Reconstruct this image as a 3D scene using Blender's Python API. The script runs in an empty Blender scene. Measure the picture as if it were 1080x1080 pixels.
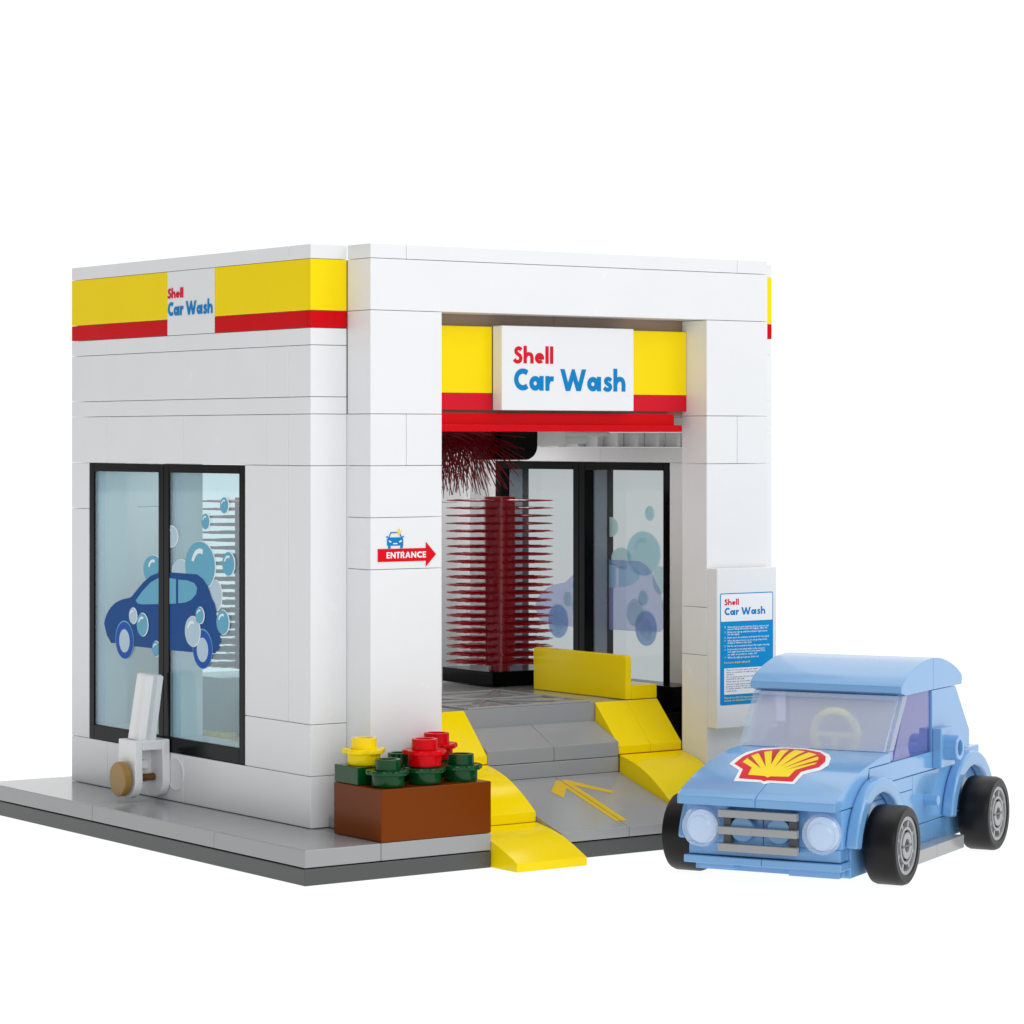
import bpy, bmesh, math, random
from mathutils import Vector, Matrix
random.seed(7)
S = 0.01            # blender units per millimetre of the toy (the whole model is built at ten times real size)
P = 3.2             # plate height, mm
sc = bpy.context.scene
COL = sc.collection

# ------------------------------------------------------------------ materials
def lin(c):
    return tuple(((v/255)/12.92 if v/255 <= 0.04045 else ((v/255+0.055)/1.055)**2.4) for v in c)

def plastic(name, rgb, rough=0.22, spec=0.28, bump=0.012, coat=0.0, nscale=9.0):
    m = bpy.data.materials.new(name); m.use_nodes = True
    nt = m.node_tree; b = nt.nodes['Principled BSDF']
    c = lin(rgb)
    tc = nt.nodes.new('ShaderNodeTexCoord')
    n = nt.nodes.new('ShaderNodeTexNoise'); n.inputs['Scale'].default_value = nscale; n.inputs['Detail'].default_value = 4
    nt.links.new(tc.outputs['Object'], n.inputs['Vector'])
    mr = nt.nodes.new('ShaderNodeMapRange')
    mr.inputs['To Min'].default_value = rough*0.75; mr.inputs['To Max'].default_value = rough*1.3
    nt.links.new(n.outputs['Fac'], mr.inputs['Value']); nt.links.new(mr.outputs['Result'], b.inputs['Roughness'])
    mx = nt.nodes.new('ShaderNodeMix'); mx.data_type = 'RGBA'
    mx.inputs[6].default_value = (c[0]*0.975, c[1]*0.975, c[2]*0.975, 1)
    mx.inputs[7].default_value = (min(c[0]*1.02, 1), min(c[1]*1.02, 1), min(c[2]*1.02, 1), 1)
    nt.links.new(n.outputs['Fac'], mx.inputs[0]); nt.links.new(mx.outputs[2], b.inputs['Base Color'])
    b.inputs['Specular IOR Level'].default_value = spec
    b.inputs['Coat Weight'].default_value = coat
    if bump:
        n2 = nt.nodes.new('ShaderNodeTexNoise'); n2.inputs['Scale'].default_value = 4.0; n2.inputs['Detail'].default_value = 1
        nt.links.new(tc.outputs['Object'], n2.inputs['Vector'])
        bp = nt.nodes.new('ShaderNodeBump'); bp.inputs['Strength'].default_value = bump*8; bp.inputs['Distance'].default_value = 0.004
        nt.links.new(n2.outputs['Fac'], bp.inputs['Height']); nt.links.new(bp.outputs['Normal'], b.inputs['Normal'])
    return m

def printed(name, rgb, rough=0.35):
    return plastic(name, rgb, rough, 0.1, 0)

def glass(name, tint, reflect=1.0, rough=0.02, milk=0.0, milkc=(0.85, 0.88, 0.95)):
    tint = tuple(v**0.5 for v in tint)
    m = bpy.data.materials.new(name); m.use_nodes = True
    nt = m.node_tree; nt.nodes.clear()
    out = nt.nodes.new('ShaderNodeOutputMaterial')
    tr = nt.nodes.new('ShaderNodeBsdfTransparent'); tr.inputs['Color'].default_value = (*tint, 1)
    gl = nt.nodes.new('ShaderNodeBsdfGlossy'); gl.inputs['Roughness'].default_value = rough
    n = nt.nodes.new('ShaderNodeTexNoise'); n.inputs['Scale'].default_value = 3
    mr = nt.nodes.new('ShaderNodeMapRange'); mr.inputs['To Min'].default_value = rough; mr.inputs['To Max'].default_value = rough*2+0.005
    nt.links.new(n.outputs['Fac'], mr.inputs['Value']); nt.links.new(mr.outputs['Result'], gl.inputs['Roughness'])
    fr = nt.nodes.new('ShaderNodeFresnel'); fr.inputs['IOR'].default_value = 1.45
    mu = nt.nodes.new('ShaderNodeMath'); mu.operation = 'MULTIPLY'; mu.inputs[1].default_value = reflect
    geo = nt.nodes.new('ShaderNodeNewGeometry')   # reflect on the outer face only: the pane does not bend light
    inv = nt.nodes.new('ShaderNodeMath'); inv.operation = 'SUBTRACT'; inv.inputs[0].default_value = 1; nt.links.new(geo.outputs['Backfacing'], inv.inputs[1])
    fm = nt.nodes.new('ShaderNodeMath'); fm.operation = 'MULTIPLY'; nt.links.new(fr.outputs['Fac'], fm.inputs[0]); nt.links.new(inv.outputs[0], fm.inputs[1])
    nt.links.new(fm.outputs[0], mu.inputs[0])
    mix = nt.nodes.new('ShaderNodeMixShader')
    src = tr.outputs[0]
    if milk:
        df = nt.nodes.new('ShaderNodeBsdfDiffuse'); df.inputs['Color'].default_value = (*milkc, 1)
        tl = nt.nodes.new('ShaderNodeBsdfTranslucent'); tl.inputs['Color'].default_value = (*milkc, 1)
        a1 = nt.nodes.new('ShaderNodeMixShader'); a1.inputs[0].default_value = 0.12
        nt.links.new(df.outputs[0], a1.inputs[1]); nt.links.new(tl.outputs[0], a1.inputs[2])
        a2 = nt.nodes.new('ShaderNodeMixShader'); a2.inputs[0].default_value = milk
        nt.links.new(tr.outputs[0], a2.inputs[1]); nt.links.new(a1.outputs[0], a2.inputs[2]); src = a2.outputs[0]
    nt.links.new(mu.outputs[0], mix.inputs[0]); nt.links.new(src, mix.inputs[1]); nt.links.new(gl.outputs[0], mix.inputs[2])
    nt.links.new(mix.outputs[0], out.inputs['Surface'])
    return m

def film(name, rgb, alpha):
    m = bpy.data.materials.new(name); m.use_nodes = True
    nt = m.node_tree; nt.nodes.clear()
    out = nt.nodes.new('ShaderNodeOutputMaterial'); tr = nt.nodes.new('ShaderNodeBsdfTransparent')
    tl = nt.nodes.new('ShaderNodeBsdfTranslucent'); df = nt.nodes.new('ShaderNodeBsdfDiffuse')
    n = nt.nodes.new('ShaderNodeTexNoise'); n.inputs['Scale'].default_value = 6
    mx = nt.nodes.new('ShaderNodeMix'); mx.data_type = 'RGBA'; c = lin(rgb)
    mx.inputs[6].default_value = (*[v*0.97 for v in c], 1); mx.inputs[7].default_value = (*c, 1)
    nt.links.new(n.outputs['Fac'], mx.inputs[0]); nt.links.new(mx.outputs[2], tl.inputs['Color']); nt.links.new(mx.outputs[2], df.inputs['Color'])
    a1 = nt.nodes.new('ShaderNodeMixShader'); a1.inputs[0].default_value = 0.75; nt.links.new(df.outputs[0], a1.inputs[1]); nt.links.new(tl.outputs[0], a1.inputs[2])
    a2 = nt.nodes.new('ShaderNodeMixShader'); a2.inputs[0].default_value = alpha; nt.links.new(tr.outputs[0], a2.inputs[1]); nt.links.new(a1.outputs[0], a2.inputs[2])
    nt.links.new(a2.outputs[0], out.inputs['Surface'])
    return m

WHITE = plastic('white_plastic', (236, 238, 240), 0.24, 0.3, 0.004)
YELLOW = plastic('yellow_plastic', (255, 224, 0), 0.14, 0.2, 0.006)
RED = plastic('red_plastic', (212, 0, 14), 0.2, 0.12)
LGREY = plastic('light_grey_plastic', (158, 160, 161), 0.15, 0.45, 0.001)
DGREY = plastic('dark_grey_plastic', (84, 86, 86), 0.25)
BROWN = plastic('brown_plastic', (118, 54, 0), 0.2, 0.1)
GREEN = plastic('dark_green_plastic', (0, 70, 30), 0.15, 0.3)
BLACK = plastic('black_plastic', (8, 8, 9), 0.16, 0.1)
BLUE = plastic('sky_blue_plastic', (112, 166, 217), 0.17, 0.5, 0.001, 0.35)
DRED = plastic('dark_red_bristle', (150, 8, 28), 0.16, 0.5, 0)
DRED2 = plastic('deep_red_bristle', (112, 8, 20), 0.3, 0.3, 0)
TYRE = plastic('tyre_rubber', (9, 9, 11), 0.4, 0.3)
RIM = plastic('rim_grey_plastic', (158, 161, 163), 0.28)
RIMD = plastic('rim_recess_grey', (88, 90, 92), 0.35)
GRILLE = plastic('grille_grey_plastic', (160, 161, 162), 0.25)
GOLD = plastic('gold_brown_plastic', (160, 126, 62), 0.25)
DBROWN = plastic('brown_axle_plastic', (112, 74, 34), 0.3)
PYEL = plastic('pale_yellow_plastic', (228, 228, 196), 0.3)
PR_RED = printed('printed_red', (214, 26, 44))
PR_RED2 = printed('printed_bright_red', (222, 10, 28))
PR_BLUE = printed('printed_blue', (12, 130, 196))
PR_PANEL = printed('printed_panel_blue', (0, 146, 212))
PR_WHITE = printed('printed_white', (244, 246, 250))
PR_YEL = printed('printed_yellow', (255, 226, 0))
PR_INK = printed('printed_ink_blue', (40, 110, 150))
PR_BROWNL = printed('printed_line', (150, 60, 10))
D_NAVY = printed('decal_navy', (0, 74, 144)); D_RIMB = printed('decal_wheel_blue', (22, 84, 178))
D_SKY = printed('decal_sky', (104, 176, 204)); D_PALE = printed('decal_pale', (186, 212, 226)); D_WHITE = printed('decal_white', (236, 246, 252))
F_NAVY = film('film_navy', (160, 172, 236), 0.62); F_RIMB = film('film_wheel', (150, 156, 236), 0.6)
F_SKY = film('film_sky', (200, 248, 255), 0.8); F_PALE = film('film_pale', (232, 252, 255), 0.8); F_WHITE = film('film_white', (240, 252, 255), 0.85)
GLASS = glass('light_blue_clear_plastic', (0.66, 0.87, 0.92), 1.2, 0.02, 0.2, (0.62, 0.84, 0.92))
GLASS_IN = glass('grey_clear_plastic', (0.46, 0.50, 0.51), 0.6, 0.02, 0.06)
SHIELD = glass('lilac_clear_plastic', (0.90, 0.94, 1.0), 2.5, 0.03, 0.34, (0.86, 0.92, 1.0))
SIDEGL = glass('violet_clear_plastic', (0.55, 0.55, 0.86), 1.5, 0.02, 0.22, (0.30, 0.33, 0.72))
LAMP = glass('pale_blue_clear_plastic', (0.84, 0.91, 0.99), 1.5, 0.05, 0.25, (0.78, 0.89, 1.0))

# ------------------------------------------------------------------ mesh builder (all numbers in mm)
class MB:
    def __init__(s): s.bm = bmesh.new()
    def _p(s, pts): return [s.bm.verts.new(p) for p in pts]
    def _f(s, vs):
        try: s.bm.faces.new(vs)
        except ValueError: pass
    def box(s, x0, x1, y0, y1, z0, z1, g=0.0):
        x0 += g; x1 -= g; y0 += g; y1 -= g; z0 += g; z1 -= g
        v = s._p([(x, y, z) for z in (z0, z1) for y in (y0, y1) for x in (x0, x1)])
        for f in ((0, 2, 3, 1), (4, 5, 7, 6), (0, 1, 5, 4), (2, 6, 7, 3), (0, 4, 6, 2), (1, 3, 7, 5)):
            s._f([v[i] for i in f])
        return s
    def prism(s, poly, ax, a, b):
        def q(u, w, t): return {'X': (t, u, w), 'Y': (u, t, w), 'Z': (u, w, t)}[ax]
        A = s._p([q(u, w, a) for u, w in poly]); B = s._p([q(u, w, b) for u, w in poly])
        n = len(poly); s._f(A); s._f(B[::-1])
        for i in range(n): s._f([A[i], B[i], B[(i+1) % n], A[(i+1) % n]])
        return s
    def lathe(s, prof, c, ax='Z', n=32, close=True):
        # prof: [(r, h)...]
        rings = []
        for r, h in prof:
            ring = []
            for k in range(n):
                t = 2*math.pi*k/n; u, w = r*math.cos(t), r*math.sin(t)
                d = {'X': (h, u, w), 'Y': (u, h, w), 'Z': (u, w, h)}[ax]
                ring.append(s.bm.verts.new((c[0]+d[0], c[1]+d[1], c[2]+d[2])))
            rings.append(ring)
        for a, b in zip(rings, rings[1:]):
            for k in range(n): s._f([a[k], a[(k+1) % n], b[(k+1) % n], b[k]])
        if close: s._f(rings[0][::-1]); s._f(rings[-1])
        return s
    def cyl(s, c, ax, r, h, n=32): return s.lathe([(r, 0), (r, h)], c, ax, n)
    def cone(s, a, b, r0, r1, n=5):
        a = Vector(a); b = Vector(b); d = (b-a).normalized()
        u = d.orthogonal().normalized(); w = d.cross(u)
        A = [s.bm.verts.new(a+(u*math.cos(2*math.pi*k/n)+w*math.sin(2*math.pi*k/n))*r0) for k in range(n)]
        B = [s.bm.verts.new(b+(u*math.cos(2*math.pi*k/n)+w*math.sin(2*math.pi*k/n))*r1) for k in range(n)]
        s._f(A[::-1]); s._f(B)
        for k in range(n): s._f([A[k], A[(k+1) % n], B[(k+1) % n], B[k]])
        return s
    def torus(s, c, ax, R, r, n=40, m=10, a0=0, a1=360, sx=1, sy=1):
        full = abs(a1-a0) >= 360
        cnt = n if full else n+1
        rings = []
        for k in range(cnt):
            t = math.radians(a0+(a1-a0)*k/n)
            ring = []
            for j in range(m):
                q = 2*math.pi*j/m; rr = R+r*math.cos(q); h = r*math.sin(q)
                u, w = rr*math.cos(t)*sx, rr*math.sin(t)*sy
                d = {'X': (h, u, w), 'Y': (u, h, w), 'Z': (u, w, h)}[ax]
                ring.append(s.bm.verts.new((c[0]+d[0], c[1]+d[1], c[2]+d[2])))
            rings.append(ring)
        pr = list(zip(rings, rings[1:]))+([(rings[-1], rings[0])] if full else [])
        for a, b in pr:
            for j in range(m): s._f([a[j], a[(j+1) % m], b[(j+1) % m], b[j]])
        if not full: s._f(rings[0]); s._f(rings[-1][::-1])
        return s
    def build(s, name, mat, parent=None, bevel=0.0, seg=2, off=(0, 0, 0), label=None, k=1.0, angle=32):
        bm = s.bm
        bmesh.ops.recalc_face_normals(bm, faces=bm.faces)
        base = Vector((0, 0, 0))
        if parent is not None and 'origin_mm' in ORG.get(parent.name, {}): base = Vector(ORG[parent.name]['origin_mm'])
        for v in bm.verts: v.co = (v.co*k-base)*S
        for f in bm.faces: f.smooth = not bevel
        for e in bm.edges:
            if len(e.link_faces) == 2:
                try: e.smooth = e.calc_face_angle() < math.radians(angle)
                except ValueError: e.smooth = False
            else: e.smooth = False
        me = bpy.data.meshes.new(name); bm.to_mesh(me); bm.free()
        me.materials.append(mat)
        o = bpy.data.objects.new(name, me); COL.objects.link(o)
        if parent is not None: o.parent = parent; ORG[o.name] = dict(ORG.get(parent.name, {}))
        if bevel:
            m = o.modifiers.new('bevel', 'BEVEL'); m.width = bevel*S; m.segments = seg; m.limit_method = 'ANGLE'
            m.angle_limit = math.radians(35); m.harden_normals = False
        if label: o['label'] = label
        return o
ORG = {}

def thing(name, label, cat, loc=(0, 0, 0), rz=0.0, group=None, local=False):
    o = bpy.data.objects.new(name, None); COL.objects.link(o); o.empty_display_size = 0.02
    o.location = Vector(loc)*S; o.rotation_euler = (0, 0, rz)
    o['label'] = label; o['category'] = cat
    if group: o['group'] = group
    ORG[o.name] = {'origin_mm': (0, 0, 0) if local else tuple(loc)}
    return o

# ------------------------------------------------------------------ lettering drawn as strokes (geometric bold sans)
def catmull(pts, n=6):
    out = []; q = [pts[0]]+list(pts)+[pts[-1]]
    for i in range(1, len(q)-2):
        p0, p1, p2, p3 = [Vector(p) for p in q[i-1:i+3]]
        for k in range(n):
            t = k/n
            out.append(tuple(0.5*((2*p1)+(-p0+p2)*t+(2*p0-5*p1+4*p2-p3)*t*t+(-p0+3*p1-3*p2+p3)*t**3)))
    out.append(tuple(q[-1])); return out
def arc(cx, cy, rx, ry, a0, a1, n=22):
    return [(cx+rx*math.cos(math.radians(a0+(a1-a0)*k/n)), cy+ry*math.sin(math.radians(a0+(a1-a0)*k/n))) for k in range(n+1)]
GL = {
 'C': (0.78, [arc(0.52, 0.5, 0.38, 0.38, 50, 310)], 0.25),
 'a': (0.86, [arc(0.35, 0.33, 0.215, 0.215, 0, 360), [(0.71, 0), (0.71, 0.67)]], 0.245),
 'r': (0.46, [[(0.1, 0), (0.1, 0.67)], catmull([(0.12, 0.32), (0.18, 0.46), (0.30, 0.54), (0.46, 0.54)])], 0.235),
 'W': (1.42, [[(0.05, 1.1), (0.40, 0.0), (0.71, 0.86), (1.02, 0.0), (1.37, 1.1)]], 0.25),
 's': (0.54, [catmull([(0.47, 0.50), (0.38, 0.57), (0.25, 0.58), (0.16, 0.51), (0.19, 0.41), (0.30, 0.34), (0.42, 0.27), (0.43, 0.16), (0.33, 0.085), (0.18, 0.09), (0.06, 0.17)])], 0.2),
 'h': (0.70, [[(0.1, 0), (0.1, 1.06)], catmull([(0.1, 0.30), (0.17, 0.48), (0.34, 0.575), (0.52, 0.52), (0.585, 0.34), (0.585, 0.17), (0.585, 0.0)])], 0.235),
 'S': (0.62, [catmull([(0.53, 0.80), (0.43, 0.89), (0.29, 0.90), (0.17, 0.80), (0.17, 0.66), (0.28, 0.56), (0.42, 0.47), (0.50, 0.33), (0.44, 0.16), (0.28, 0.09), (0.13, 0.13), (0.04, 0.24)])], 0.235),
 'e': (0.68, [arc(0.34, 0.33, 0.225, 0.225, 0, 318), [(0.14, 0.345), (0.66, 0.345)]], 0.21),
 'l': (0.24, [[(0.11, 0), (0.11, 1.06)]], 0.235),
 'E': (0.5, [[(0.1, 0), (0.1, 1)], [(0.12, 0.91), (0.5, 0.91)], [(0.12, 0.5), (0.48, 0.5)], [(0.12, 0.09), (0.5, 0.09)]], 0.19),
 'N': (0.74, [[(0.1, 0), (0.1, 1)], [(0.66, 0), (0.66, 1)], [(0.1, 0.92), (0.66, 0.08)]], 0.19),
 'T': (0.54, [[(0.27, 0), (0.27, 1)], [(0.0, 0.91), (0.54, 0.91)]], 0.19),
 'R': (0.6, [[(0.1, 0), (0.1, 1)], [(0.1, 0.91), (0.3, 0.91)]+arc(0.3, 0.69, 0.18, 0.22, 90, -90, 10)+[(0.1, 0.47)], [(0.3, 0.45), (0.55, 0.0)]], 0.18),
 'A': (0.76, [[(0.08, 0), (0.34, 0.91), (0.42, 0.91), (0.68, 0)], [(0.2, 0.3), (0.56, 0.3)]], 0.17),
}
def stroke_poly(pts, w):
    closed = (Vector(pts[0])-Vector(pts[-1])).length < 1e-4
    if closed: pts = pts[:-1]
    n = len(pts); L = []; R = []
    for i in range(n):
        p = Vector(pts[i])
        a = Vector(pts[i-1]) if (i > 0 or closed) else None
        b = Vector(pts[(i+1) % n]) if (i < n-1 or closed) else None
        d1 = (p-a).normalized() if a is not None else None
        d2 = (b-p).normalized() if b is not None else None
        if d1 is None: d1 = d2
        if d2 is None: d2 = d1
        n1 = Vector((-d1.y, d1.x)); n2 = Vector((-d2.y, d2.x)); m = (n1+n2)
        m = m.normalized() if m.length > 1e-6 else n1
        c = max(m.dot(n1), 0.3)
        L.append(p+m*(w/2/c)); R.append(p-m*(w/2/c))
    return L, R, closed
def lettering(word, u0, u1, v0, cap, plane, t0, t1, name, mat, parent, gap=0.09, flip=False, k=1.0):
    """draws a word; plane 'Y' -> (u,v)=(x,z) at y from t0(back) to t1(front); plane 'X' -> u runs towards -y"""
    total = 0
    for i, ch in enumerate(word):
        total += 0.34 if ch == ' ' else GL[ch][0]+gap
    total -= gap
    sx = (u1-u0)/total; x = 0; m = MB(); idx = 0
    for ch in word:
        if ch == ' ': x += 0.34; continue
        wd, strokes, sw = GL[ch]
        for st in strokes:
            idx += 1; tt = t1+(t1-t0)*0.04*(idx % 5)
            L, R, closed = stroke_poly(st, sw*0.97)
            sub = bmesh.new()
            n = len(L)
            def q(v, t):
                u = u0+(x+v.x)*sx; w = v0+v.y*cap
                return (u, t, w) if plane == 'Y' else (t, u, w)
            A = [sub.verts.new(q(v, t0)) for v in L]; B = [sub.verts.new(q(v, t0)) for v in R]
            A2 = [sub.verts.new(q(v, tt)) for v in L]; B2 = [sub.verts.new(q(v, tt)) for v in R]
            rng = range(n) if closed else range(n-1)
            for i in rng:
                j = (i+1) % n
                for f in ((A2[i], A2[j], B2[j], B2[i]), (A[i], B[i], B[j], A[j]), (A[i], A[j], A2[j], A2[i]), (B[i], B2[i], B2[j], B[j])): sub.faces.new(f)
            if not closed:
                sub.faces.new((A[0], A2[0], B2[0], B[0])); sub.faces.new((A[-1], B[-1], B2[-1], A2[-1]))
            if ch == 'W':
                for zc, nz in ((v0+cap, 1), (v0, -1)):
                    bmesh.ops.bisect_plane(sub, geom=sub.verts[:]+sub.edges[:]+sub.faces[:], plane_co=(0, 0, zc), plane_no=(0, 0, nz), clear_outer=True)
            tmp = bpy.data.meshes.new('t'); sub.to_mesh(tmp); sub.free(); m.bm.from_mesh(tmp); bpy.data.meshes.remove(tmp)
        x += wd+gap
    return m.build(name, mat, parent, k=k)

def font_lines(lines, name, mat, parent, y, size=0.52):
    """very small printed lines: (text, x, z, width)"""
    bm = bmesh.new()
    dg = bpy.context.evaluated_depsgraph_get()
    base = Vector(ORG[parent.name]['origin_mm'])
    for txt, x, z, w in lines:
        cu = bpy.data.curves.new('t', 'FONT'); cu.body = txt; cu.size = size; cu.offset = size*0.012; cu.resolution_u = 1
        ob = bpy.data.objects.new('t', cu)
        me = bpy.data.meshes.new_from_object(ob)
        xs = [v.co.x for v in me.vertices] or [0, 1]
        f = w/max(max(xs)-min(xs), 1e-6)
        for v in me.vertices:
            c = v.co; v.co = Vector(((x+(c.x-min(xs))*f-base.x)*S, (y-base.y)*S, (z+c.y-base.z)*S))
        bm.from_mesh(me); bpy.data.meshes.remove(me); bpy.data.objects.remove(ob); bpy.data.curves.remove(cu)
    me = bpy.data.meshes.new(name); bm.to_mesh(me); bm.free(); me.materials.append(mat)
    o = bpy.data.objects.new(name, me); COL.objects.link(o); o.parent = parent
    return o

# ================================================================== SETTING
G0 = -6.4
gm = bpy.data.materials.new('white_ground_glow'); gm.use_nodes = True
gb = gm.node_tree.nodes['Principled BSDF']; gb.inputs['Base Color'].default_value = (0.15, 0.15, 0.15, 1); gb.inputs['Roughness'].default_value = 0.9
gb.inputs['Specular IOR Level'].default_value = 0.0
gb.inputs['Emission Color'].default_value = (1, 1, 1, 1); gb.inputs['Emission Strength'].default_value = 0.95  # glow added to the plain ground to keep it white and shadowless
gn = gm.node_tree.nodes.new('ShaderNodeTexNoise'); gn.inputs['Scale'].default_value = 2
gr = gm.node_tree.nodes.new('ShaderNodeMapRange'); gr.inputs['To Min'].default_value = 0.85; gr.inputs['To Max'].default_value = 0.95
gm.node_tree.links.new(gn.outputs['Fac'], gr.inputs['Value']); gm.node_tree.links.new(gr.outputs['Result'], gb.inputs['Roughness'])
g = MB(); g.cyl((60, 40, G0-4), 'Z', 4000, 3.98, 96)
go = g.build('ground', gm); go['kind'] = 'structure'

# ================================================================== BASE
t = thing('display_base', 'two-layer grey slab of smooth tiles carrying the whole car wash', 'base', (56, 40, G0))
m = MB()
m.box(-16, 24, -24, 104, G0+0.02, -3.35, 0.03).box(24, 40, -16, 104, G0+0.02, -3.35, 0.03).box(40, 72, -24, 104, G0+0.02, -3.35, 0.03).box(72, 128, -16, 104, G0+0.02, -3.35, 0.03)
m.build('lower_plate', DGREY, t, 0.14, label='dark grey lower layer')
m = MB()
for y0, y1 in ((-24, 8), (8, 56), (56, 104)): m.box(-16, 0, y0, y1, -3.2, 0, 0.04)
m.box(0, 24, -24, -8, -3.2, 0, 0.04).box(0, 40, -8, 104, -3.2, -0.05, 0.04).box(24, 40, -16, -8, -3.2, -0.05, 0.04)
m.box(40, 72, 0, 104, -3.2, -0.05, 0.04)
m.box(72, 104, -16, 104, -3.2, -0.05, 0.04).box(104, 128, -16, 40, -3.2, 0, 0.04).box(104, 128, 40, 104, -3.2, 0, 0.04)
m.box(3.8, 8, -6.2, -0.2, 0.02, 2.1, 0.02)
m.build('paving_tiles', LGREY, t, 0.16, label='light grey smooth tiles')

# ================================================================== BUILDING
B = thing('car_wash_building', 'white brick car wash hall with a wide front opening and black-framed windows', 'building', (56, 48, 0))
GP = 0.045; BV = 0.11
def side_wall(mirror):
    m = MB()
    def b(y0, y1, z0, z1, x0=0.0, x1=8.0):
        a, c = (x0, x1) if not mirror else (112-x1, 112-x0)
        m.box(a, c, y0, y1, z0*P, z1*P, GP)
    for y0, y1 in ((0, 48), (48, 64), (64, 80), (80, 96)): b(y0, y1, 0, 3)
    b(0, 24, 3, 6); b(0, 8, 6, 21); b(8, 24, 6, 21)
    b(88, 96, 3, 18); b(88, 96, 18, 21)
    if mirror:
        b(0, 48, 21, 22); b(48, 96, 21, 22)
        b(0, 96, 22, 23, 0, 5.5); b(0, 48, 23, 24); b(48, 96, 23, 24)
        for k in range(11): b(14+k*7.2, 15.2+k*7.2, 22, 23, 5.6, 7.4)
    else:
        for y0, y1 in ((0, 8), (8, 16), (16, 48), (48, 80), (80, 96)): b(y0, y1, 21, 24)
    b(0, 96, 24, 25)
    for y0, y1 in ((0, 8), (8, 16), (16, 96)): b(y0, y1, 25, 28)
    for y0, y1 in ((0, 16), (16, 80), (80, 96)): b(y0, y1, 28, 29)
    b(1.2, 96, 29, 33, 1.2, 8)
    for y0, y1 in ((0, 8), (8, 84), (84, 96)): b(y0, y1, 33, 33.85)
    return m
side_wall(False).build('wall', WHITE, B, BV, label='left side wall of white bricks')
side_wall(True).build('wall', WHITE, B, BV, label='right side wall of white bricks')
# front arch
m = MB()
def fb(x0, x1, z0, z1, y0=-8, y1=0): m.box(x0, x1, y0, y1, z0*P, z1*P, GP)
for z0, z1 in ((0, 15), (15, 18), (18, 21), (24, 30)): fb(8, 24, z0, z1)
fb(8, 16, 21, 24); fb(16, 24, 21, 24)
for z0, z1 in ((0, 9), (9, 12), (12, 21), (24, 30)): fb(88, 104, z0, z1)
fb(88, 96, 21, 24); fb(96, 104, 21, 24)
fb(8, 104, 30, 33)
fb(8, 16, 33, 33.85); fb(16, 96, 33, 33.85); fb(96, 104, 33, 33.85)
m.box(8.02, 13, -0.2, 5, 0.02, 24*P).box(99, 103.98, -0.2, 5, 0.02, 24*P)
m.build('front_arch', WHITE, B, BV, label='white front arch standing one stud forward')
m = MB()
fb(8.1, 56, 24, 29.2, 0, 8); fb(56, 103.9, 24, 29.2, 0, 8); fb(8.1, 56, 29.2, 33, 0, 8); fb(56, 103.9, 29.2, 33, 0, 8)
_l = m.build('lintel', plastic('shaded_white_plastic', (152, 132, 116), 0.25), B, BV)  # white brick: shade and warm bounce are put into this colour
# back arch
m = MB()
for z0, z1 in ((0, 18), (18, 21), (21, 24), (24, 30)):
    fb(8, 24, z0, z1, 96, 104); fb(88, 104, z0, z1, 96, 104)
fb(8, 104, 30, 33, 96, 104); fb(8.1, 103.9, 24, 33, 88, 96); fb(8, 104, 33, 33.85, 96, 104)
m.box(8.02, 13, 91, 96.2, 0.02, 24*P).box(99, 103.98, 91, 96.2, 0.02, 24*P)
m.build('back_arch', WHITE, B, BV)
m = MB(); m.box(8.1, 103.9, 8.1, 87.9, 32.3*P, 33*P); m.build('roof', WHITE, B, 0.1)
# bands
def band(mirror):
    a, c = (0.0, 1.15) if not mirror else (110.85, 112.0)
    e = (0.0, 8.0) if not mirror else (104.0, 112.0)
    my = MB(); mr = MB()
    segs = ((0, 35.6), (54.6, 96)) if not mirror else ((0, 96),)
    for y0, y1 in segs:
        s0 = 1.2 if y0 == 0 else y0
        my.box(a, c, s0, y1, 30*P, 33*P, GP); mr.box(a, c, s0, y1, 29*P, 30*P, GP)
    my.box(e[0], e[1], 0, 1.15, 30*P, 33*P, GP); mr.box(e[0], e[1], 0, 1.15, 29*P, 30*P, GP)
    my.build('yellow_band', YELLOW, B, 0.08); mr.build('red_band', RED, B, 0.08)
band(False); band(True)
# awning
m = MB(); m.box(18, 84.6, -1.9, 7.5, 23.40*P, 24.12*P).box(18, 85.4, -3.4, 7.5, 23.0*P, 23.42*P)
m.build('awning', RED, B, 0.12)
# white ceiling beam pieces seen under the awning
m = MB(); m.box(78.8, 90, 42, 50, 22.1*P, 23.2*P).cyl((90, 46, 22.5*P), 'X', 0.9, 8, 16).cyl((90, 44, 22.9*P), 'X', 0.6, 13, 12)
m.build('ceiling_bracket', WHITE, B, 0.12)
# interior floor
m = MB(); m.box(88.1, 103.9, 9, 87.9, 0.02, 15.8).box(88.1, 103.9, 2, 8.9, 0.02, 8.5).box(97, 103.9, 14, 87.9, 15.85, 20.6)
m.build('floor_blocks', BLACK, B, 0.12, label='black blocks beside the drive-through platform')
m = MB(); m.box(8.1, 23.9, 8.1, 95.9, 0.02, 9.4); m.build('side_floor', LGREY, B, 0.12)
# round hinge socket in the left wall
m = MB(); m.lathe([(3.4, 0.1), (3.4, -0.1), (3.2, -0.16), (2.95, -0.1), (2.7, 0.02), (1.0, 0.03), (0.05, 0.03)], (0, 51.1, 5.5), 'X', 40, False)
m.build('round_socket', WHITE, B, 0, label='round recessed socket low in the left wall')

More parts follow.
